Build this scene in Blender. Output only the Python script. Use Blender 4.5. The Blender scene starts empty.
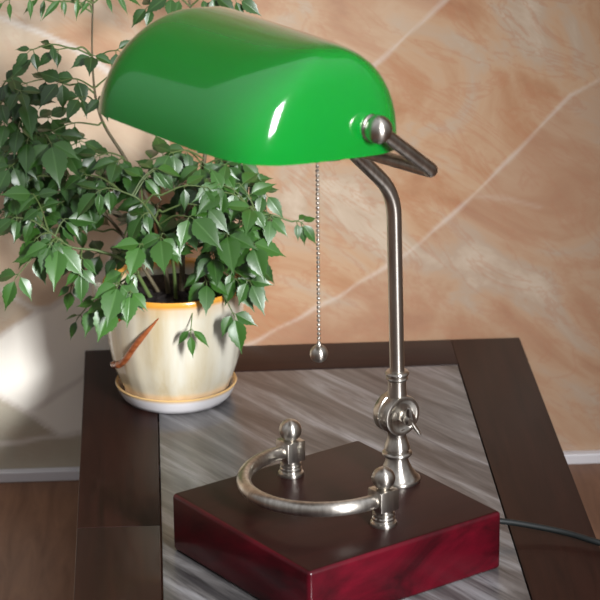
import bpy, bmesh, math, random
from mathutils import Vector, Matrix
PI = math.pi
S = 0.01                       # all sizes below are written in centimetres
scene = bpy.context.scene
COL = scene.collection

# ---------------------------------------------------------------- camera
cam_d = bpy.data.cameras.new('camera'); cam = bpy.data.objects.new('camera', cam_d); COL.objects.link(cam)
cam_d.sensor_width = 36; cam_d.lens = 165.13; cam_d.clip_start = 0.05; cam_d.clip_end = 50
pitch, yaw, roll = 0.34025, 0.0535, -0.01134
fwd = Vector((math.sin(yaw)*math.cos(pitch), math.cos(yaw)*math.cos(pitch), -math.sin(pitch)))
rgt = Vector((math.cos(yaw), -math.sin(yaw), 0)); upv = rgt.cross(fwd)
r2 = math.cos(roll)*rgt + math.sin(roll)*upv; u2 = -math.sin(roll)*rgt + math.cos(roll)*upv
M = Matrix((r2, u2, -fwd)).transposed().to_4x4(); M.translation = Vector((7.946, -265.8, 99.04))*S
cam.matrix_world = M
cam_d.dof.use_dof = True; cam_d.dof.focus_distance = 2.42; cam_d.dof.aperture_fstop = 13
scene.camera = cam

# ---------------------------------------------------------------- light
world = bpy.data.worlds.new('room_light'); scene.world = world; world.use_nodes = True
nt = world.node_tree; nt.nodes.clear()
wo = nt.nodes.new('ShaderNodeOutputWorld'); bg = nt.nodes.new('ShaderNodeBackground')
tc = nt.nodes.new('ShaderNodeTexCoord'); sx = nt.nodes.new('ShaderNodeSeparateXYZ'); rp = nt.nodes.new('ShaderNodeValToRGB')
mr = nt.nodes.new('ShaderNodeMapRange'); mr.inputs[1].default_value = -1; mr.inputs[2].default_value = 1
nt.links.new(tc.outputs['Generated'], sx.inputs[0]); nt.links.new(sx.outputs[2], mr.inputs[0]); nt.links.new(mr.outputs[0], rp.inputs[0])
el = rp.color_ramp.elements
el[0].position = 0.35; el[0].color = (0.10, 0.08, 0.065, 1)
el[1].position = 0.95; el[1].color = (0.58, 0.59, 0.62, 1)
e_ = el.new(0.55); e_.color = (0.20, 0.185, 0.175, 1)
bg.inputs[1].default_value = 1.2
nt.links.new(rp.outputs[0], bg.inputs[0]); nt.links.new(bg.outputs[0], wo.inputs[0])

def area(name, loc, target, sx_, sy_, power, color, spread=180):
    l = bpy.data.lights.new(name, 'AREA'); l.shape = 'RECTANGLE'; l.size = sx_*S; l.size_y = sy_*S
    l.energy = power; l.color = color; l.spread = math.radians(spread)
    o = bpy.data.objects.new(name, l); COL.objects.link(o)
    o.location = Vector(loc)*S
    o.rotation_euler = (Vector(target)-Vector(loc)).to_track_quat('-Z', 'Y').to_euler()
    return o
area('window_daylight', (108, -222, 88), (-29, -4, -6), 34, 80, 7.9, (.97, 0.98, 1.0), 43)

scene.view_settings.view_transform = 'Standard'; scene.view_settings.look = 'None'
scene.view_settings.gamma = 1; scene.view_settings.use_curve_mapping = False
scene.view_settings.exposure = 0.0

# ---------------------------------------------------------------- materials
def mat(name):
    m = bpy.data.materials.new(name); m.use_nodes = True
    n = m.node_tree; b = n.nodes['Principled BSDF']
    return m, n, b
def N(n, t, **kw):
    x = n.nodes.new(t)
    for k, v in kw.items(): setattr(x, k, v)
    return x
def setin(b, **kw):
    for k, v in kw.items(): b.inputs[k.replace('_', ' ')].default_value = v
def ramp(n, stops, interp='LINEAR'):
    r = N(n, 'ShaderNodeValToRGB'); e = r.color_ramp.elements; r.color_ramp.interpolation = interp
    e[0].position, e[0].color = stops[0][0], (*stops[0][1], 1)
    e[1].position, e[1].color = stops[-1][0], (*stops[-1][1], 1)
    for p, c in stops[1:-1]:
        x = e.new(p); x.color = (*c, 1)
    return r
def mapping(n, scale=(1, 1, 1), rot=(0, 0, 0), loc=(0, 0, 0)):
    t = N(n, 'ShaderNodeTexCoord'); m0 = N(n, 'ShaderNodeMapping'); m = N(n, 'ShaderNodeMapping')
    m0.inputs['Rotation'].default_value = rot; m.inputs['Scale'].default_value = scale; m.inputs['Location'].default_value = loc
    n.links.new(t.outputs['Object'], m0.inputs[0]); n.links.new(m0.outputs[0], m.inputs[0]); return m
def noise(n, src, scale, detail=4, rough=.55, dist=0):
    x = N(n, 'ShaderNodeTexNoise'); x.inputs['Scale'].default_value = scale; x.inputs['Detail'].default_value = detail
    x.inputs['Roughness'].default_value = rough; x.inputs['Distortion'].default_value = dist
    n.links.new(src.outputs[0], x.inputs['Vector']); return x
def mix(n, fac, a, b, mode='MIX'):
    x = N(n, 'ShaderNodeMix', data_type='RGBA', blend_type=mode)
    for s, v in ((x.inputs[0], fac), (x.inputs[6], a), (x.inputs[7], b)):
        if hasattr(v, 'is_linked'): n.links.new(v, s)
        else: s.default_value = v if isinstance(v, float) else (*v, 1)
    return x
def bump(n, b, h, strength, dist=.001):
    x = N(n, 'ShaderNodeBump'); x.inputs['Strength'].default_value = strength; x.inputs['Distance'].default_value = dist
    n.links.new(h, x.inputs['Height']); n.links.new(x.outputs[0], b.inputs['Normal'])

def wood(name, dark, light, rough, coat, scale=(60, 4, 60), rot=(0, 0, 0), coat_rough=.08, bumpk=.15):
    m, n, b = mat(name); mp = mapping(n, scale, rot)
    a = noise(n, mp, 1.0, 6, .6, .6); r = ramp(n, [(0.3, dark), (0.7, light)])
    n.links.new(a.outputs[0], r.inputs[0]); n.links.new(r.outputs[0], b.inputs['Base Color'])
    setin(b, Roughness=rough, Coat_Weight=coat, Coat_Roughness=coat_rough, Specular_IOR_Level=.14)
    bump(n, b, a.outputs[0], bumpk, .0004)
    return m
M_frame = wood('dark_table_wood', (.011, .0036, .0025), (.026, .0085, .0055), .45, .07, (90, 6, 60), coat_rough=.07)
M_frame_x = wood('dark_table_wood_crosswise', (.011, .0036, .0025), (.026, .0085, .0055), .45, .07, (6, 90, 60), coat_rough=.07)
M_floor = wood('brown_floor_wood', (.14, .068, .040), (.23, .12, .072), .5, .1, (60, 8, 20), (0, 0, 0), .3)
M_base = wood('red_lacquered_wood', (.012, .0012, .002), (.090, .0018, .008), .32, .22, (14, 9, 30), (.4, .3, .5), .12, .05)
M_basetop = wood('brown_lacquered_wood', (.012, .003, .0025), (.022, .005, .004), .42, .12, (7, 60, 30), (0, 0, 0), .25, .05)

m, n, b = mat('streaked_grey_marble'); M_marble = m
mp = mapping(n, (3.5, 34, 20), (0, 0, math.radians(56)))
a = noise(n, mp, 1.0, 7, .62, .9); r = ramp(n, [(0.34, (.022, .022, .025)), (.44, (.06, .058, .058)), (.54, (.125, .12, .118)), (.70, (.30, .30, .31))])
n.links.new(a.outputs[0], r.inputs[0])
mp2 = mapping(n, (9, 170, 20), (0, 0, math.radians(58))); a2 = noise(n, mp2, 1.0, 6, .7, .5)
r2_ = ramp(n, [(0.36, (.30, .30, .32)), (.5, (1, 1, 1))]); n.links.new(a2.outputs[0], r2_.inputs[0])
mm = mix(n, .8, r.outputs[0], r2_.outputs[0], 'MULTIPLY'); n.links.new(mm.outputs[2], b.inputs['Base Color'])
setin(b, Roughness=.28, Coat_Weight=.25, Coat_Roughness=.1)

m, n, b = mat('brushed_nickel'); M_metal = m
mp = mapping(n, (300, 300, 20)); a = noise(n, mp, 1, 3, .5)
r = ramp(n, [(.35, (.40, .37, .33)), (.65, (.56, .53, .48))]); n.links.new(a.outputs[0], r.inputs[0]); n.links.new(r.outputs[0], b.inputs['Base Color'])
setin(b, Metallic=1.0, Roughness=.30, Anisotropic=.8, Anisotropic_Rotation=.25)
ge = N(n, 'ShaderNodeNewGeometry'); cr = N(n, 'ShaderNodeVectorMath', operation='CROSS_PRODUCT'); cr.inputs[1].default_value = (0, 0, 1)
n.links.new(ge.outputs['Normal'], cr.inputs[0]); n.links.new(cr.outputs[0], b.inputs['Tangent'])
m, n, b = mat('darkened_nickel'); M_darkmetal = m
mp = mapping(n, (60, 60, 60)); a = noise(n, mp, 1, 3, .5)
r = ramp(n, [(.35, (.10, .09, .085)), (.65, (.17, .155, .14))]); n.links.new(a.outputs[0], r.inputs[0]); n.links.new(r.outputs[0], b.inputs['Base Color'])
setin(b, Metallic=1.0, Roughness=.3)

m, n, b = mat('green_glass'); M_green = m
setin(b, Base_Color=(.001, .165, .016, 1), Roughness=.12, Coat_Weight=1.0, Coat_Roughness=.03, Specular_IOR_Level=.5, Subsurface_Weight=.25, Subsurface_Scale=.012)
b.inputs['Subsurface Radius'].default_value = (.1, 1, .2)
m, n, b = mat('white_glass_lining'); M_white = m
setin(b, Base_Color=(.75, .78, .74, 1), Roughness=.2)
m, n, b = mat('bulb_glass'); M_bulb = m
setin(b, Base_Color=(.85, .85, .82, 1), Roughness=.25)
m, n, b = mat('black_cord_rubber'); M_cord = m
setin(b, Base_Color=(.006, .008, .008, 1), Roughness=.5)

m, n, b = mat('cream_glazed_ceramic'); M_pot = m
mp = mapping(n, (28, 28, 5)); a = noise(n, mp, 1, 5, .6, .3)
r = ramp(n, [(.28, (.52, .42, .25)), (.42, (.60, .53, .38)), (.62, (.64, .61, .51))]); n.links.new(a.outputs[0], r.inputs[0])
at = N(n, 'ShaderNodeAttribute', attribute_name='edge_glaze')
mm = mix(n, at.outputs['Fac'], r.outputs[0], (.72, .33, .045)); n.links.new(mm.outputs[2], b.inputs['Base Color'])
setin(b, Roughness=.22, Coat_Weight=.6, Coat_Roughness=.06); bump(n, b, a.outputs[0], .3, .001)
m, n, b = mat('white_saucer_glaze'); M_saucer = m
at = N(n, 'ShaderNodeAttribute', attribute_name='edge_glaze')
mm = mix(n, at.outputs['Fac'], (.68, .66, .67), (.62, .40, .16)); n.links.new(mm.outputs[2], b.inputs['Base Color'])
setin(b, Roughness=.18, Coat_Weight=.6, Coat_Roughness=.05)
m, n, b = mat('rust_brown_glaze'); M_twig = m
mp = mapping(n, (60, 60, 200)); a = noise(n, mp, 1, 4, .6, .3)
r = ramp(n, [(.3, (.20, .045, .012)), (.7, (.45, .14, .05))]); n.links.new(a.outputs[0], r.inputs[0]); n.links.new(r.outputs[0], b.inputs['Base Color'])
setin(b, Roughness=.25, Coat_Weight=.5)
m, n, b = mat('dark_soil'); M_soil = m
mp = mapping(n, (1, 1, 1)); a = noise(n, mp, 300, 6, .7); r = ramp(n, [(.35, (.006, .005, .005)), (.75, (.035, .022, .018))])
n.links.new(a.outputs[0], r.inputs[0]); n.links.new(r.outputs[0], b.inputs['Base Color']); setin(b, Roughness=.95); bump(n, b, a.outputs[0], .8, .004)

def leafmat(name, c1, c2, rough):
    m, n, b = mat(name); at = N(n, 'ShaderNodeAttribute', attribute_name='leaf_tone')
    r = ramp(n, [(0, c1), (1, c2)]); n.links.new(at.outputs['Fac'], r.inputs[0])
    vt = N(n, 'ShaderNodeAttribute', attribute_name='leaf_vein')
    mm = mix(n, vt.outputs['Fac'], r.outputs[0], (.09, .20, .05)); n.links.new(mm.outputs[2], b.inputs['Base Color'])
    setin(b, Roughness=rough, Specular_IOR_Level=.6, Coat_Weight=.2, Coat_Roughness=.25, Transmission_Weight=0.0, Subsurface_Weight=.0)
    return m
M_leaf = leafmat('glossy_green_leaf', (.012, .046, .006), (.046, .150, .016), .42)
m, n, b = mat('green_stem'); M_stem = m
setin(b, Base_Color=(.10, .15, .045, 1), Roughness=.5)
m, n, b = mat('woody_stem'); M_bark = m
mp = mapping(n, (200, 200, 40)); a = noise(n, mp, 1, 4, .6); r = ramp(n, [(.3, (.07, .055, .03)), (.7, (.16, .13, .07))])
n.links.new(a.outputs[0], r.inputs[0]); n.links.new(r.outputs[0], b.inputs['Base Color']); setin(b, Roughness=.7)

# wall: rough-cut stone slabs; joints and slab tones come from mesh attributes
m, n, b = mat('stone_slab_wall'); M_wall = m
mp = mapping(n, (6.5, 8, 10.5), (0, math.radians(-30), 0)); a = noise(n, mp, 1.0, 6, .58, .9)
r = ramp(n, [(.32, (.36, .15, .065)), (.42, (.44, .225, .11)), (.50, (.50, .31, .18)), (.58, (.46, .34, .24)), (.68, (.60, .49, .37))])
n.links.new(a.outputs[0], r.inputs[0])
mpv = mapping(n, (7, 9, 20), (0, math.radians(-34), 0)); av = noise(n, mpv, 1.0, 6, .6, 2.2)
rv = ramp(n, [(.465, (0, 0, 0)), (.50, (1, 1, 1)), (.535, (0, 0, 0))]); n.links.new(av.outputs[0], rv.inputs[0])
mv = mix(n, 0.0, r.outputs[0], (.42, .15, .06)); 
mvf = N(n, 'ShaderNodeMath', operation='MULTIPLY'); mvf.inputs[1].default_value = .4
n.links.new(rv.outputs[0], mvf.inputs[0]); n.links.new(mvf.outputs[0], mv.inputs[0])
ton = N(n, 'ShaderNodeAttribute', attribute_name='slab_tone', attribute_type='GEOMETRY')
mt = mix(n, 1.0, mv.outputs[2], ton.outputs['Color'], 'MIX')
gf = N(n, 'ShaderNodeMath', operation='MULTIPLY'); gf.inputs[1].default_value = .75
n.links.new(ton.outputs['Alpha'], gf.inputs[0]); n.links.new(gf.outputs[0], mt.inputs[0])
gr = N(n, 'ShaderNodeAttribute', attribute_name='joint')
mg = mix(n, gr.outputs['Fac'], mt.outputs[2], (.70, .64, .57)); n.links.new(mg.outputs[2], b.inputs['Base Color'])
setin(b, Roughness=.38, Specular_IOR_Level=.45)
bump(n, b, a.outputs[0], .15, .002)
m, n, b = mat('white_skirting_paint'); M_skirt = m
setin(b, Base_Color=(.70, .68, .70, 1), Roughness=.4)

# ---------------------------------------------------------------- mesh helpers
def link(name, bm, mats, parent=None, smooth=None):
    me = bpy.data.meshes.new(name)
    bmesh.ops.scale(bm, vec=(S, S, S), verts=bm.verts)
    bm.to_mesh(me); bm.free()
    for x in (mats if isinstance(mats, (list, tuple)) else [mats]): me.materials.append(x)
    o = bpy.data.objects.new(name, me); COL.objects.link(o)
    if parent: o.parent = parent
    if smooth is not None:
        for p in me.polygons: p.use_smooth = True
        me.set_sharp_from_angle(angle=math.radians(smooth))
    return o
def empty(name, loc, rz=0, label=None, cat=None):
    o = bpy.data.objects.new(name, None); COL.objects.link(o); o.location = Vector(loc)*S; o.rotation_euler = (0, 0, rz)
    o.empty_display_size = .02
    if label: o['label'] = label; o['category'] = cat
    return o
def box(bm, lo, hi, bevel=0, seg=2):
    r = bmesh.ops.create_cube(bm, size=1); vs = r['verts']
    for v in vs: v.co = Vector([lo[i] + (v.co[i]+.5)*(hi[i]-lo[i]) for i in range(3)])
    if bevel:
        es = {e for v in vs for e in v.link_edges}
        bmesh.ops.bevel(bm, geom=list(es), offset=bevel, segments=seg, profile=.5, affect='EDGES')
def lathe(bm, prof, org=(0, 0, 0), axis=(0, 0, 1), seg=48, cap=True):
    axis = Vector(axis).normalized(); q = Vector((0, 0, 1)).rotation_difference(axis); org = Vector(org)
    rings = []
    for r, z in prof:
        rings.append([bm.verts.new(org + q @ Vector((max(r, 1e-4)*math.cos(2*PI*k/seg), max(r, 1e-4)*math.sin(2*PI*k/seg), z))) for k in range(seg)])
    for A, B in zip(rings, rings[1:]):
        for k in range(seg): bm.faces.new((A[k], A[(k+1) % seg], B[(k+1) % seg], B[k]))
    if cap:
        bm.faces.new(list(reversed(rings[0]))); bm.faces.new(rings[-1])
    return rings
def sphere_prof(r, cz=0, n=16, a0=-90, a1=90):
    return [(r*math.cos(math.radians(a0+(a1-a0)*i/n)), cz + r*math.sin(math.radians(a0+(a1-a0)*i/n))) for i in range(n+1)]
def tube(bm, pts, rad, seg=12, cap=True, flat=1.0):
    pts = [Vector(p) for p in pts]; rr = rad if isinstance(rad, (list, tuple)) else [rad]*len(pts)
    t0 = (pts[1]-pts[0]).normalized(); ref = Vector((0, 0, 1)) if abs(t0.z) < .9 else Vector((1, 0, 0))
    u = t0.cross(ref).normalized(); rings = []
    for i, p in enumerate(pts):
        t = (pts[min(i+1, len(pts)-1)] - pts[max(i-1, 0)]).normalized()
        u = (u - t*u.dot(t)).normalized(); v = t.cross(u)
        rings.append([bm.verts.new(p + (u*math.cos(2*PI*k/seg) + v*math.sin(2*PI*k/seg)*flat)*rr[i]) for k in range(seg)])
    for A, B in zip(rings, rings[1:]):
        for k in range(seg): bm.faces.new((A[k], A[(k+1) % seg], B[(k+1) % seg], B[k]))
    if cap and seg > 2:
        bm.faces.new(list(reversed(rings[0]))); bm.faces.new(rings[-1])
def bend(pts, r, n=8):
    """polyline with rounded corners"""
    pts = [Vector(p) for p in pts]; out = [pts[0]]
    for i in range(1, len(pts)-1):
        a, b_, c = pts[i-1], pts[i], pts[i+1]; d1 = (a-b_).normalized(); d2 = (c-b_).normalized()
        p, q = b_+d1*r, b_+d2*r
        for k in range(n+1):
            t = k/n; out.append(p*(1-t)**2 + b_*2*t*(1-t) + q*t*t)
    out.append(pts[-1]); return out
def spline(pts, n=8):
    pts = [Vector(p) for p in pts]; P = [pts[0]*2-pts[1]] + pts + [pts[-1]*2-pts[-2]]; out = []
    for i in range(1, len(P)-2):
        for k in range(n):
            t = k/n; a, b_, c, d = P[i-1:i+3]
            out.append(.5*((2*b_) + (c-a)*t + (2*a-5*b_+4*c-d)*t*t + (3*b_-a-3*c+d)*t**3))
    out.append(pts[-1]); return out

# ---------------------------------------------------------------- setting
FZ = -14.2
J0 = [(9.11, -5.05), (15.94, -0.62), (24.25, 3.95), (32.50, 8.80), (34.15, 10.16), (40.15, 15.55), (45.68, 21.32), (47.48, 23.37), (49.86, 25.81), (52.66, 27.30), (62.67, 31.08), (120, 45), (200, 52)]
J1 = [(10.37, 24.16), (17.33, 20.84), (25.44, 26.25), (28.46, 28.13), (30.97, 30.23), (34.96, 33.81), (37.94, 36.78), (44, 52), (52, 90), (88, 130), (104, 190)]
J2 = [(-150, 62), (-60, 44), (-12.81, 38.00), (-7.08, 35.05), (-3.22, 33.44), (-0.13, 31.94), (4.51, 28.45), (10.37, 24.16)]
J3 = [(-150, -2), (-60, 12), (-16.34, 9.95), (-8.42, 6.59), (-4.84, 4.63), (-3.32, 4.59), (-1.53, 5.94), (2.87, 9.37), (10.37, 24.16)]
J4 = [(-60, 12), (-15.01, -2.70), (-8.65, 1.70), (-4.23, 4.62)]
J5 = [(-150, -8), (-14.86, 0.15), (-8.96, -5.01), (-6.26, -6.88), (-2.96, -9.68), (-1.40, -9.39), (4.33, -8.91), (9.11, -5.05)]
lines = [J0, J1, J2, J3, J4, J5, [(-6.26, -6.88), (-0.65, -3.40), (2.51, -1.29), (9.11, -5.05)], [(-15.47, -11.27), (-9.21, -10.36), (-1.40, -9.39)], [(2.87, 9.37), (5.70, 1.90), (9.11, -5.05)],
         [(-60, 44), (-82, 96), (-60, 190)], [(-8, 190), (2, 120), (44, 52)], [(-60, 12), (-70, FZ)], [(88, 130), (200, 118)], [(120, 45), (134, 10), (118, FZ)]]
thin = [[(39.95, 15.45), (43.23, 14.93), (46.84, 14.08)]]
slabs = [   # outline of each slab with its tone (rgb and how far it departs from the common mottling
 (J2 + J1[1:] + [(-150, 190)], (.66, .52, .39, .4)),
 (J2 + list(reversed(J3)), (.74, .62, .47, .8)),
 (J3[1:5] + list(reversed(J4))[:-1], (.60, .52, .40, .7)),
 (J5 + [(8.80, -17.23), (3, FZ), (-150, FZ)], (.48, .46, .37, 1.0)),  # olive grey slab, with some of the table's shadow painted into it
 (J4 + J3[4:8] + [(5.70, 1.90), (9.11, -5.05)] + list(reversed(J5)) + [(-150, -2)], (.90, .86, .77, 1.25)),  # cream slab, paler still with the bright light on this side painted in
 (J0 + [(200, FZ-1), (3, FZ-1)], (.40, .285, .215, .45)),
]
def in_poly(x, z, L):
    c = False; j = len(L)-1
    for i in range(len(L)):
        (xi, zi), (xj, zj) = L[i], L[j]
        if (zi > z) != (zj > z) and x < (xj-xi)*(z-zi)/(zj-zi)+xi: c = not c
        j = i
    return c
def seg_d(p, a, b_):
    dx, dy = b_[0]-a[0], b_[1]-a[1]; t = max(0, min(1, ((p[0]-a[0])*dx+(p[1]-a[1])*dy)/(dx*dx+dy*dy)))
    return math.hypot(p[0]-a[0]-t*dx, p[1]-a[1]-t*dy)
def wob(x, z): return .35*math.sin(x*.9+z*.5)*math.sin(z*.7-x*.2)
def make_wall():
    bm = bmesh.new(); x0, x1, z0, z1 = -150., 200., FZ, 190.
    xs = [x0+(-14-x0)*i/90 for i in range(90)] + [-14+ .32*i for i in range(226)]; xs += [xs[-1] + (x1-xs[-1])*i/90 for i in range(1, 91)]
    zs = [z0+.32*i for i in range(180)]; zs += [zs[-1]+(z1-zs[-1])*i/95 for i in range(1, 96)]
    grid = [[bm.verts.new((x, 0.4, z)) for x in xs] for z in zs]
    for j in range(len(zs)-1):
        for i in range(len(xs)-1):
            bm.faces.new((grid[j][i], grid[j][i+1], grid[j+1][i+1], grid[j+1][i]))
    back = [bm.verts.new(p) for p in ((x0, 6, z0), (x1, 6, z0), (x1, 6, z1), (x0, 6, z1))]
    bm.faces.new(list(reversed(back)))
    top = [grid[-1][i] for i in range(len(xs))]; bm.faces.new(top + [back[2], back[3]])
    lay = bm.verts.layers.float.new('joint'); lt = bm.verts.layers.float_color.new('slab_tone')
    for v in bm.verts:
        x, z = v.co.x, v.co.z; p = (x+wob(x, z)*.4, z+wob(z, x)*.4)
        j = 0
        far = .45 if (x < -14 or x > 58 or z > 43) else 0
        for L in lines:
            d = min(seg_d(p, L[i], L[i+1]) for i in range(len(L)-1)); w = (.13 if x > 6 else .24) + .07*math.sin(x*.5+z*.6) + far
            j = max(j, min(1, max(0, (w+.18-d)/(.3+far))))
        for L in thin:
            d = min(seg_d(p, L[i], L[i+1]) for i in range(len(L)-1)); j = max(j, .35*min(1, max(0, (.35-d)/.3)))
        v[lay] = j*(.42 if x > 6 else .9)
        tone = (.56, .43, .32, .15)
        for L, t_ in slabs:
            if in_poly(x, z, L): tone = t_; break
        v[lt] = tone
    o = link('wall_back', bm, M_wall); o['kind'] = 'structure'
make_wall()
bm = bmesh.new(); box(bm, (-150, -380, FZ-4), (200, 6, FZ)); o = link('floor', bm, M_floor); o['kind'] = 'structure'
bm = bmesh.new(); box(bm, (-150, -0.7, FZ), (200, 0.4, FZ+1.15), .12); o = link('baseboard_back', bm, M_skirt); o['kind'] = 'structure'

# ---------------------------------------------------------------- table
TW, TD, TT = 44.9, 84.0, 2.6
table = empty('low_table', (0, 0, FZ), 0, 'low dark wooden table with an inset grey streaked marble top against the stone wall', 'table')
H = -FZ
def board(x0, x1, y0, y1, m_, name='frame_board'):
    bm = bmesh.new(); box(bm, (x0, y0, H-TT), (x1, y1, H), .07, 3); return link(name, bm, m_, table, 35)
board(0, 7.3, -44.4, -.02, M_frame)
board(0, 7.3, -TD, -44.45, M_frame)
board(37.75, TW, -TD, -.02, M_frame)
board(7.31, 37.745, -7.25, -.02, M_frame_x)
board(7.32, 37.73, -TD, -TD+7.2, M_frame_x)
bm = bmesh.new(); box(bm, (7.42, -TD+7.3, H-1.6), (37.64, -7.35, H-.06), .05); link('marble_inlay', bm, M_marble, table)
for (x0, x1, y0, y1) in ((2, 4, -TD+2, -2), (TW-4, TW-2, -TD+2, -2), (4, TW-4, -4, -2), (4, TW-4, -TD+2, -TD+4)):
    bm = bmesh.new(); box(bm, (x0, y0, H-TT-4), (x1, y1, H-TT), .1); link('apron', bm, M_frame, table)
for x in (1.2, TW-5.2):
    for y in (-5.2, -TD+1.2):
        bm = bmesh.new(); box(bm, (x, y, 0), (x+4, y+4, H-TT), .3); link('leg', bm, M_frame, table)

# ---------------------------------------------------------------- desk lamp
LO = (22.14, -52.47, -.06); LR = math.radians(32.508)
lamp = empty('desk_lamp', LO, LR, 'brushed nickel desk lamp with a green glass shade on a square red wooden base', 'lamp')
B = 5.25; PX0, PY0 = 7.1, .61
bm = bmesh.new(); box(bm, (-10, -10, .0), (10, 10, B), .38, 4)
for f in bm.faces: f.material_index = 1 if f.normal.z > .85 and f.calc_center_median().z > B-.2 else 0
base = link('base', bm, [M_base, M_basetop], lamp, 35)
# swan pole foot
P0 = (PX0, PY0, B)
bm = bmesh.new()
lathe(bm, [(2.0, 0), (2.05, .12), (2.0, .28), (1.85, .36), (1.78, .5), (1.5, .85), (1.25, 1.25), (1.05, 1.7), (.96, 2.1), (.95, 2.25), (1.2, 2.32), (1.3, 2.45), (1.3, 2.6), (1.2, 2.72), (1.0, 2.78), (1.0, 2.9), (1.12, 2.98), (1.1, 3.15), (.98, 3.5), (.84, 3.9), (.78, 4.2), (.82, 4.35), (.82, 4.9)], P0)
link('pole_foot', bm, M_metal, lamp, 40)
JZ = 6.15
bm = bmesh.new()
lathe(bm, [(1.70, -1.15), (1.80, -1.02), (1.80, -.35), (1.70, -.28), (1.70, .0), (1.80, .06), (1.80, .72), (1.74, .86), (1.58, .92), (1.40, .86), (1.22, .70), (1.0, .62), (.6, .62)], (PX0, PY0, B+JZ), (0, -1, 0), 56)
kn = link('swivel_joint', bm, M_metal, lamp, 40)
bm = bmesh.new()
lathe(bm, [(.48, .62), (.48, 1.25), (.40, 1.32), (.40, 1.5), (.55, 1.56), (.58, 1.85), (.42, 2.1), (.0, 2.15)], (PX0, PY0, B+JZ), (0, -1, 0), 28)
yw = PY0-1.85
for sgn in (1, -1):
    d = Vector((.42*sgn*-1, -.25, .9*sgn)).normalized()
    c0 = Vector((PX0, yw, B+JZ))
    tube(bm, [c0+d*.2, c0+d*.6, c0+d*1.1+Vector((0, -.1, 0)), c0+d*1.55+Vector((0, -.2, 0))], [.36, .33, .36, .13], 14, True, .55)
link('wing_nut', bm, M_metal, kn, 50)
bm = bmesh.new()
lathe(bm, [(.8, 7.5), (.84, 7.75), (.82, 8.1), (.78, 8.5), (.78, 9.2), (.9, 9.3), (.95, 9.42), (.86, 9.52), (.86, 9.62), (.98, 9.7), (1.02, 9.86), (.94, 10.02), (.72, 10.1), (.62, 10.12)], P0)
link('collar', bm, M_metal, lamp, 40)
# pole: vertical tube bending forward up to the yoke
YX, YZ = 2.0, 36.0
HY = .12                        # the head is swung a little on the pole
def swing(bm, ang=HY):
    bmesh.ops.rotate(bm, cent=(0, PY0, 0), matrix=Matrix.Rotation(ang, 3, 'Z'), verts=bm.verts)
bm = bmesh.new(); tube(bm, bend([(PX0, PY0, B+10), (6.72, PY0, 31.3), (YX, PY0, YZ)], 2.1, 10), .63, 24)
link('pole', bm, M_metal, lamp, 60)
# yoke
KX, KZ = -4.2, 40.75; YO = 10.15
bm = bmesh.new()
d = (Vector((KX, 0, KZ))-Vector((YX, 0, YZ)))
tube(bm, bend([(KX, PY0-YO, KZ), (YX, PY0-YO, YZ), (YX, PY0+YO, YZ), (KX, PY0+YO, KZ)], .9, 8), .55, 24)
swing(bm)
yk = link('yoke', bm, M_metal, lamp, 60)
for sgn in (-1, 1):
    bm = bmesh.new()
    cy = PY0+sgn*YO
    lathe(bm, sphere_prof(1.12, 0, 20), (KX, cy, KZ), (0, -sgn, 0), 36)
    lathe(bm, [(.55, .3), (.55, .6), (.95, .62), (1.05, .72), (1.05, .92), (.95, 1.05), (.3, 1.3)], (KX, cy, KZ), (0, -sgn, 0), 36)
    swing(bm); link('pivot_knob', bm, M_metal, yk, 50)
# green glass shade
SC = dict(cx=-7.86, cz=39.36, a=10.26, b=9.23, h=8.45, p=4.4, p_far=9.0, q=2.0, t=.12, q2=11.0, k=.02, yaw=.125, roll=.05)
def shade_pt(u, v, off=0):
    g = SC; a, b_, h = g['a']-off, g['b']-off, g['h']-off
    def sp(x, p): return math.copysign(abs(x)**(2/p), x)
    cv = max(0, math.cos(v)); pe = g['p'] if math.sin(u) < 0 else g['p_far']; X = b_*sp(math.cos(u), pe)*cv**(2/g['q']); Y = (a if math.sin(u) < 0 else a*.87)*sp(math.sin(u), pe)*cv**(2/g['q2']); Z = h*abs(math.sin(v))**(2/g['q'])
    X += g['k']*Z*Z/h; Y, Z = Y*math.cos(g['roll'])-Z*math.sin(g['roll']), Y*math.sin(g['roll'])+Z*math.cos(g['roll'])
    c_, s_ = math.cos(g['t']), math.sin(g['t'])
    x = X*c_+Z*s_; z = g['cz']-X*s_+Z*c_; cy, sy = math.cos(g['yaw']), math.sin(g['yaw'])
    return Vector((g['cx']+x*cy-Y*sy, PY0+x*sy+Y*cy, z))
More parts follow.
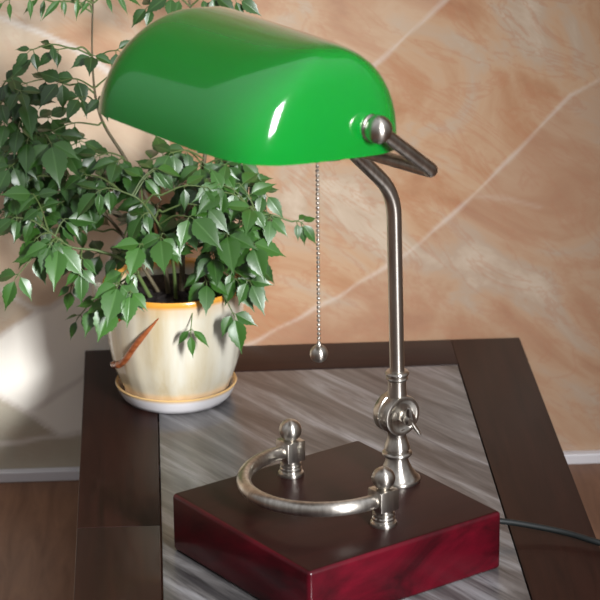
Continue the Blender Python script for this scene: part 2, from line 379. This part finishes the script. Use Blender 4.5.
def shade():
    bm = bmesh.new(); NU, NV = 128, 44
    vs = [PI/2*(1-(1-i/NV)**1.6) for i in range(NV)]
    def shell(off):
        R = [[bm.verts.new(shade_pt(2*PI*k/NU+.0001, v, off)) for k in range(NU)] for v in vs]
        R.append([bm.verts.new(shade_pt(2*PI*k/NU+.0001, PI/2-.004, off)) for k in range(NU)])
        return R
    O_, I_ = shell(0), shell(.32)
    for R, flip, mi in ((O_, 0, 0), (I_, 1, 1)):
        for A, Bq in zip(R, R[1:]):
            for k in range(NU):
                q = (A[k], A[(k+1) % NU], Bq[(k+1) % NU], Bq[k]); f = bm.faces.new(tuple(reversed(q)) if flip else q); f.material_index = mi
        # close the ridge
        T = R[-1]
        for k in range(NU//2-1):
            a0, a1, b0, b1 = T[(NU//4+k) % NU], T[(NU//4+k+1) % NU], T[(NU//4-k) % NU], T[(NU//4-k-1) % NU]
            try: 
                f = bm.faces.new((a0, a1, b1, b0) if k else (a0, a1, b1)); f.material_index = mi
            except ValueError: pass
        try: f = bm.faces.new((T[(NU//4+NU//2-1) % NU], T[(NU//4+NU//2) % NU], T[(NU//4-NU//2+1) % NU])); f.material_index = mi
        except ValueError: pass
    for k in range(NU):
        f = bm.faces.new((O_[0][(k+1) % NU], O_[0][k], I_[0][k], I_[0][(k+1) % NU])); f.material_index = 0
    bmesh.ops.recalc_face_normals(bm, faces=bm.faces)
    return link('lamp_shade', bm, [M_green, M_white], lamp, 60)
shade()
# socket, bulb and pull chain
bm = bmesh.new(); ax = Vector((-.97, 0, .25)).normalized()
lathe(bm, [(.5, .3), (.9, .6), (1.5, 1.0), (1.6, 1.6), (1.6, 4.6), (1.5, 4.8)], (YX, PY0, YZ+.3), ax, 32)
so = link('bulb_socket', bm, M_metal, lamp, 40)
bm = bmesh.new(); lathe(bm, [(1.2, 4.5), (1.25, 5.0), (1.6, 6.0), (1.9, 7.2), (1.9, 8.2), (1.5, 9.4), (.8, 10.1), (.01, 10.3)], (YX, PY0, YZ+.3), ax, 32)
link('light_bulb', bm, M_bulb, so, 60)
CX = -1.1
bm = bmesh.new(); z = 36.1
while z > 19.4:
    bmesh.ops.create_icosphere(bm, subdivisions=2, radius=.165, matrix=Matrix.Translation((CX, PY0, z))); z -= .39
tube(bm, [(CX, PY0, 36.2), (CX, PY0, 19.3)], .03, 6)
ch = link('pull_chain', bm, M_metal, lamp, 60)
bm = bmesh.new(); lathe(bm, [(.01, .95), (.16, .93), (.2, .8), (.26, .72)] + sphere_prof(.76, 0, 18, 74, -90), (CX, PY0, 18.75), (0, 0, 1), 32, False)
link('pull_ball', bm, M_metal, ch, 60)
# pen rest: two posts and a bowed rail
def post(y):
    bm = bmesh.new()
    lathe(bm, [(1.12, 0), (1.14, .12), (1.10, .28), (.92, .36), (.88, .46), (.96, .56), (.96, .68), (.86, .78), (.86, .88), (.94, .97), (.92, 1.12), (.80, 1.2), (.80, 1.5)], (.5, y, B), seg=36)
    box(bm, (-.42, y-.92, B+1.42), (1.42, y+.92, B+3.25), .07, 2)
    lathe(bm, [(.6, 3.1), (.62, 3.2), (.45, 3.28)] + sphere_prof(.98, 4.15, 18, -60, 90), (.5, y, B), seg=36)
    return link('rail_post', bm, M_metal, lamp, 40)
post(7.1); post(-6.1)
bm = bmesh.new(); yc, R0 = .5, 6.6; zc = B+2.3
pts = [(-.1, yc+R0, zc), (-.5, yc+R0, zc)] + [(-.7-R0*1.05*math.cos(t), yc+R0*math.sin(t), zc) for t in [PI/2 - PI*i/40 for i in range(41)]] + [(-.5, yc-R0, zc), (-.1, yc-R0, zc)]
tube(bm, pts, .62, 20)
for yy in (yc+R0, yc-R0): lathe(bm, [(.56, 0), (.72, .02), (.72, .18), (.56, .22)], (-.12, yy, zc), (-1, 0, 0), 28)
link('curved_rail', bm, M_metal, lamp, 60)
# cord, leaving the base's back face and running off the table's right edge
bm = bmesh.new()
path = spline([(9.9, -3.2, 1.5), (12.2, -4.0, 1.55), (14.3, -5.2, 1.45), (17.6, -8.8, .9), (19.2, -12.2, .6), (21.2, -14.5, .1), (23.2, -16.0, -3.5), (24.5, -17.0, -10), (27, -18.5, -13.85), (36, -24, -13.85)], 10)
tube(bm, path, .27, 12)
link('power_cord', bm, M_cord, lamp, 60)

# ---------------------------------------------------------------- potted plant and saucer
PC = Vector((9.2, -13.3, 0))
sau = bmesh.new()
ring = lathe(sau, [(4.9, 0), (5.15, .05), (5.5, .5), (5.85, 1.25), (5.98, 1.62), (5.90, 1.72), (5.72, 1.66), (5.45, 1.2), (4.9, .55), (4.6, .45), (.01, .45)], (0, 0, 0), seg=72)
lay = sau.verts.layers.float.new('edge_glaze')
for v in sau.verts: v[lay] = 1.0 if v.co.z > 1.6 else (.4 if v.co.z > 1.15 and math.hypot(v.co.x, v.co.y) < 5.6 else 0)
o = link('saucer', sau, M_saucer, None, 50); o.location = (PC + Vector((0, 0, .0)))*S
o['label'] = 'shallow white glazed saucer with a tan rim under the cream flower pot'; o['category'] = 'saucer'

plant = empty('potted_plant', PC+Vector((0, 0, .46)), 0, 'leafy green plant with compound leaves in a cream ceramic pot with rust brown twigs', 'plant')
pot = bmesh.new(); random.seed(5)
prof = [(4.5, 0), (4.65, .05), (5.0, .3), (5.3, .9), (5.34, 1.25), (5.62, 1.8), (6.15, 3.4), (6.5, 5.6), (6.70, 7.8), (6.80, 9.6), (6.84, 10.7), (6.92, 11.1), (6.95, 11.35), (6.85, 11.52), (6.60, 11.5), (6.4, 11.2), (6.2, 10.4), (5.6, 9.4), (.01, 9.4)]
lathe(pot, prof, seg=96)
lay = pot.verts.layers.float.new('edge_glaze')
for v in pot.verts:
    r_ = math.hypot(v.co.x, v.co.y); th = math.atan2(v.co.y, v.co.x); z = v.co.z
    if r_ > 4 and z < 11.3 and r_ > 5:
        k = 1 + .006*math.sin(th*11+z*.3) + .005*math.sin(th*23+1+z*.15); v.co.x *= k; v.co.y *= k
    v[lay] = 1.0 if z > 11.0 and r_ > 6.3 else (.35 if .85 < z < 1.4 else (.25 if z > 10.5 else 0))
po = link('pot', pot, M_pot, plant, 60)
def pot_r(z):
    for (r0, z0), (r1, z1) in zip(prof, prof[1:]):
        if z0 <= z <= z1 and z1 > z0: return r0+(r1-r0)*(z-z0)/(z1-z0)
    return 6
def on_pot(deg, z, lift=0):
    t = math.radians(deg); r_ = pot_r(z)+lift; return Vector((r_*math.cos(t), r_*math.sin(t), z))
# raised twigs in rust glaze; the pot's left side carries a twig-shaped handle
bm = bmesh.new()
tube(bm, spline([on_pot(-103, 10.0, -.02), on_pot(-112, 8.7, .1), on_pot(-124, 7.0, .16), on_pot(-138, 5.0, .2), on_pot(-152, 4.0, .22), on_pot(-168, 3.5, .12)], 8),
     [.06+.26*min(1, i/14)+(.06*math.sin(i*.9) if i > 26 else 0) for i in range(41)], 12)
link('twig_relief', bm, M_twig, po, 60)
bm = bmesh.new()
tube(bm, spline([on_pot(-133, 9.6, .0), on_pot(-150, 8.7, .15), on_pot(-168, 8.1, .3), on_pot(-180, 8.0, .6)], 8), [.08+.3*min(1, i/8) for i in range(25)], 12)
link('twig_relief', bm, M_twig, po, 60)
bm = bmesh.new()
tube(bm, spline([on_pot(-176, 11.0, -.1), on_pot(-177, 11.3, .5), on_pot(-178, 9.6, .75), on_pot(-179, 8.0, .55), on_pot(-180, 6.6, .0)], 8), .36, 12)
link('twig_handle', bm, M_pot, po, 60)
bm = bmesh.new()
ringS = []
NS = 60
cen = bm.verts.new((0, 0, 10.1)); prev = None
for k in range(1, 13):
    R_ = 6.15*k/12; cur = [bm.verts.new((R_*math.cos(2*PI*j/NS), R_*math.sin(2*PI*j/NS), 10.1+(.0 if k == 12 else random.uniform(-.22, .22)))) for j in range(NS)]
    for j in range(NS):
        if prev is None: bm.faces.new((cen, cur[j], cur[(j+1) % NS]))
        else: bm.faces.new((prev[j], cur[j], cur[(j+1) % NS], prev[(j+1) % NS]))
    prev = cur
link('soil', bm, M_soil, plant, 60)

# ---- stems and leaves, plant coordinates (cm about the pot's centre on the saucer)
random.seed(23)
def Q(p, dy=0):            # (x, z) at the pot's depth, shifted dy towards (-) or away from (+) the camera
    k = dy*.0
    return Vector((p[0]-PC.x, dy, p[1]-.46))
def add_leaf(bm, lt, lv, base, d, nrm, L, Wd, tone, fold=.25, curl=.35):
    """serrated ovate leaflet with a drawn-out drip tip"""
    d = d.normalized(); nrm = (nrm - d*nrm.dot(d)).normalized(); s = d.cross(nrm)
    prof_ = [(0, .03), (.08, .20), (.18, .38), (.30, .485), (.36, .44), (.44, .47), (.50, .39), (.58, .39), (.64, .27), (.72, .22), (.80, .10), (.90, .04), (1.0, .008)]
    mid, le, ri = [], [], []
    for t, w in prof_:
        bendz = -curl*L*t*t*.45
        c = base + d*(L*t) + nrm*bendz
        m_ = bm.verts.new(c); m_[lt] = tone; m_[lv] = .5; mid.append(m_)
        for sg, lst in ((1, le), (-1, ri)):
            v1 = bm.verts.new(c + s*sg*w*Wd*.12 + nrm*fold*w*Wd*.1); v1[lt] = tone; v1[lv] = 0.0
            v2 = bm.verts.new(c + s*sg*w*Wd*.62 + nrm*(fold*w*Wd*.6)); v2[lt] = tone; v2[lv] = 0
            v3 = bm.verts.new(c + s*sg*w*Wd + nrm*(fold*w*Wd*.75)); v3[lt] = tone; v3[lv] = 0
            lst.append((v1, v2, v3))
    for i in range(len(mid)-1):
        for sg, lst in ((1, le), (-1, ri)):
            a, b_ = lst[i], lst[i+1]; chain = [(mid[i], mid[i+1], a[0], b_[0]), (a[0], b_[0], a[1], b_[1]), (a[1], b_[1], a[2], b_[2])]
            for p0, p1, q0, q1 in chain:
                bm.faces.new((p0, p1, q1, q0) if sg > 0 else (p0, q0, q1, p1))
CAMV = Vector((0, -.93, .36))
def frond(bm, lt, lv, sb, a, b_, size=2.9, pairs=2, thin=1.0, bright=None):
    """one compound leaf: a rachis from a to b_ with opposite leaflets and a terminal one"""
    a, b_ = Vector(a), Vector(b_); mid = (a+b_)/2 + Vector((0, 0, .12*(b_-a).length))
    pts = spline([a, mid, b_], 6); tube(sb, pts, [.10-.05*i/len(pts) for i in range(len(pts))], 5)
    dirn = (pts[-1]-pts[-3]).normalized()
    base_t = random.random() if bright is None else bright
    def nrm():
        return (Vector((random.uniform(-.45, .45), random.uniform(-.75, -.15), 1.0))*.75 + CAMV*random.uniform(.1, 1.1)).normalized()
    def leaf(p, dv, k):
        L = size*k*random.uniform(.85, 1.15); dv = dv.normalized()
        q = p + dv*.35 ; tube(sb, [p, q], .045, 4)
        nn = nrm()
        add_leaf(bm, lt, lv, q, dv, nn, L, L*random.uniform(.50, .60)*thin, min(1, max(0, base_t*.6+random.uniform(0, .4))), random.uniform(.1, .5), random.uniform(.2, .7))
    leaf(pts[-1], dirn + Vector((random.uniform(-.2, .2), random.uniform(-.35, .05), -.75)), 1.15)
    for j in range(pairs):
        t = .92 - .36*j; i = max(1, min(len(pts)-2, int(t*(len(pts)-1)))); p = pts[i]
        side = dirn.cross(Vector((0, -.8, .6))).normalized()
        for sg in (-1, 1):
            leaf(p, side*sg*1.0 + dirn*.35 + Vector((random.uniform(-.25, .25), random.uniform(-.45, .25), -.55)), random.uniform(.8, 1.0)*(1-.1*j))
stems = {
 'a': ([(-.5, 0, 10.0), Q((7.86, 17.60), 0), Q((5.17, 23.70), .5), Q((2.67, 28.41), 1), Q((2.12, 34.09), 1.5), Q((2.61, 42.70), 2)], .26),
 'b': ([(.8, .6, 10.0), Q((10.45, 17.02), 1), Q((12.52, 23.49), 2), Q((12.68, 30.89), 3), Q((11.45, 38.67), 4), Q((11.07, 42.50), 4)], .30),
 'c': ([(-1.4, .5, 10.0), Q((4.18, 16.70), 1), Q((0.50, 20.83), 2), Q((-2.70, 24.41), 3), Q((-5.69, 27.46), 3.5), Q((-9.57, 29.03), 4)], .2),
 'd': ([(1.6, -.6, 10.0), Q((12.33, 14.93), -2), Q((14.99, 17.70), -2.5), Q((17.91, 19.33), -3), Q((20.60, 18.54), -3)], .22),
 'e': ([(-2.2, -1.0, 10.0), Q((5.08, 14.64), -3), Q((2.25, 16.45), -4), Q((-0.41, 17.13), -4.5), Q((-2.45, 18.91), -5)], .22),
 'f': ([(.2, -1.5, 10.0), Q((9.14, 15.03), -3), Q((8.08, 18.60), -4), Q((6.26, 21.67), -5), Q((4.38, 22.72), -5)], .20),
}
curves = {k: spline(v[0], 10) for k, v in stems.items()}
fr = []   # (stem key, rachis end px as (x, z), dy, size, pairs, thin, tone)
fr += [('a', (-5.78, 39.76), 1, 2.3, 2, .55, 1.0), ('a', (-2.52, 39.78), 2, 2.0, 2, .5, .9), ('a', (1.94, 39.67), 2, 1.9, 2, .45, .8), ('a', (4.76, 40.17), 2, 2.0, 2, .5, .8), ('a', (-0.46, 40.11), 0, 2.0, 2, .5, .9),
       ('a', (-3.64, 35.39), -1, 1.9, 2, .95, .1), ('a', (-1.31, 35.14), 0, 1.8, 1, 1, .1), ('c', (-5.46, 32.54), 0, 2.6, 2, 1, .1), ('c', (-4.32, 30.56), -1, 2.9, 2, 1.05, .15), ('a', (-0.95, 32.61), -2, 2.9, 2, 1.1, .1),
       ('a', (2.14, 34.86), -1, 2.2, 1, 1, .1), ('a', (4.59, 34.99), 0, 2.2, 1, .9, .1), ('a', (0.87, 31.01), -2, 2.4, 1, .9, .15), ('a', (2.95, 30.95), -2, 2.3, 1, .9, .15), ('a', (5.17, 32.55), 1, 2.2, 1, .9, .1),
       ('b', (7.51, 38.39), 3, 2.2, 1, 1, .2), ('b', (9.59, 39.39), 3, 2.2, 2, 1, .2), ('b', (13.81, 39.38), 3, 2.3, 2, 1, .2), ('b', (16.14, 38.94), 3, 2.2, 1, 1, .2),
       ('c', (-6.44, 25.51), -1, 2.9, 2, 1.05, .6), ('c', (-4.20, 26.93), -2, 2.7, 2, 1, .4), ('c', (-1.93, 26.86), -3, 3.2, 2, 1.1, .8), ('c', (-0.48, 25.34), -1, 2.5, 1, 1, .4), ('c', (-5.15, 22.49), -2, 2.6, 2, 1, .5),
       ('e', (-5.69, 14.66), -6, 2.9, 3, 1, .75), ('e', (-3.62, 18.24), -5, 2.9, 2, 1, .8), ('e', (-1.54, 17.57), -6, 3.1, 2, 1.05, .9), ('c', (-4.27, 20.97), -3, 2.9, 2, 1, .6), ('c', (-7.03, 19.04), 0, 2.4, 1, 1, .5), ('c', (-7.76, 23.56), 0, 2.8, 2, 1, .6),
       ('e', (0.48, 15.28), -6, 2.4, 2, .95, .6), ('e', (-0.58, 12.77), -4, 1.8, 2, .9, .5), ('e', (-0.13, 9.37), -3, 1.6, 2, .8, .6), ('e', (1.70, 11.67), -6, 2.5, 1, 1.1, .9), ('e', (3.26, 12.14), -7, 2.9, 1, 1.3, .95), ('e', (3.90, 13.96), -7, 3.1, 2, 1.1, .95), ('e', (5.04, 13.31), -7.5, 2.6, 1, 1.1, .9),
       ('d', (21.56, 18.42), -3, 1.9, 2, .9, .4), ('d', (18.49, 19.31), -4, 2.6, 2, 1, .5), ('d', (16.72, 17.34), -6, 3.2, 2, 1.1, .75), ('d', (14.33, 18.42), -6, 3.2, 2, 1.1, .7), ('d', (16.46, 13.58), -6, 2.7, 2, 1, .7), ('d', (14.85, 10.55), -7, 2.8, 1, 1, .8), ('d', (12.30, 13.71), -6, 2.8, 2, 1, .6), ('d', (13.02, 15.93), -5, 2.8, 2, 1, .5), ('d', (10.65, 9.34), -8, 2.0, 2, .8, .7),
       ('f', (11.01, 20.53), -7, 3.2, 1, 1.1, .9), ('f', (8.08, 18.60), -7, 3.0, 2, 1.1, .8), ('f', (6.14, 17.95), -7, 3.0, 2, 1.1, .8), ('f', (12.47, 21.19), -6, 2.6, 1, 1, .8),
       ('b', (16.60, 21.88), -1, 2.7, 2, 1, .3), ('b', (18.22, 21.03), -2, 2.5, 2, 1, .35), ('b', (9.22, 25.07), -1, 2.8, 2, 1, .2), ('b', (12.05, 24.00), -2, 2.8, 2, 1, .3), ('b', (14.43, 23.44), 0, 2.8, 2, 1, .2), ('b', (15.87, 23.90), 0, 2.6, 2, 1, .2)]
poly_ = [(-1.29, 23.88), (2.61, 26.74), (10.18, 25.54), (15.86, 23.40), (20.12, 18.76), (17.14, 13.26), (13.24, 12.35), (10.90, 15.99), (7.06, 16.31), (4.13, 15.18), (-0.75, 13.28), (-4.40, 17.96), (-8.12, 20.08), (-7.10, 21.55), (-6.91, 25.52)]
def inside(x, z):
    c = False; j = len(poly_)-1
    for i in range(len(poly_)):
        (xi, zi), (xj, zj) = poly_[i], poly_[j]
        if (zi > z) != (zj > z) and x < (xj-xi)*(z-zi)/(zj-zi)+xi: c = not c
        j = i
    return c
x0_, x1_ = min(p[0] for p in poly_), max(p[0] for p in poly_); z0_, z1_ = min(p[1] for p in poly_), max(p[1] for p in poly_)
cnt = 0
while cnt < 84:
    x, z = random.uniform(x0_, x1_), random.uniform(z0_, z1_)
    if not inside(x, z): continue
    dy = random.uniform(-6, 4); best = min(curves, key=lambda k: min((Q((x, z), dy)-p).length for p in curves[k]))
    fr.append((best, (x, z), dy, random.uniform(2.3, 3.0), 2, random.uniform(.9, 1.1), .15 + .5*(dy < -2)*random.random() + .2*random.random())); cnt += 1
for i in range(9):
    x, z = random.uniform((-7.15, 30.44)[0], (-0.85, 30.27)[0]), random.uniform((-4.04, 26.23)[1], (-3.79, 32.10)[1])
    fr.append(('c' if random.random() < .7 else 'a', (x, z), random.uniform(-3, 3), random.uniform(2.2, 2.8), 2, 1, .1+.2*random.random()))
for key in stems:
    sp_, r0 = stems[key]; c = curves[key]
    bm = bmesh.new(); tube(bm, c, [max(.09, r0*(1-.8*i/len(c))) for i in range(len(c))], 10)
    st = link('stem', bm, M_bark if key in 'abc' else M_stem, plant, 60)
    lb = bmesh.new(); lt = lb.verts.layers.float.new('leaf_tone'); lv = lb.verts.layers.float.new('leaf_vein'); sb = bmesh.new()
    for (k, p, dy, size, pairs, thin, tone) in fr:
        if k != key: continue
        e_ = Q(p, dy); a_ = min(c[6:], key=lambda s_: (s_-e_).length + .6*abs(s_.z-(e_.z+ -1.5)))
        if (e_-a_).length > 7: pass
        # the compound leaf occupies the last part of its stalk
        dv = e_-a_; L_ = dv.length
        if L_ > 5:
            s0 = e_ - dv.normalized()*4.6 + Vector((0, 0, .5)); tube(sb, spline([a_, (a_+s0)/2+Vector((0, 0, .5)), s0], 5), .10, 5)
        else: s0 = a_
        frond(lb, lt, lv, sb, s0, e_, size*.98, pairs, thin, tone)
    me_ = bpy.data.meshes.new('tmp'); sb.to_mesh(me_); sb.free(); nf = len(lb.faces); lb.from_mesh(me_); bpy.data.meshes.remove(me_)
    lb.faces.ensure_lookup_table()
    for f in lb.faces[nf:]: f.material_index = 1
    link('foliage', lb, [M_leaf, M_stem], st, 60)
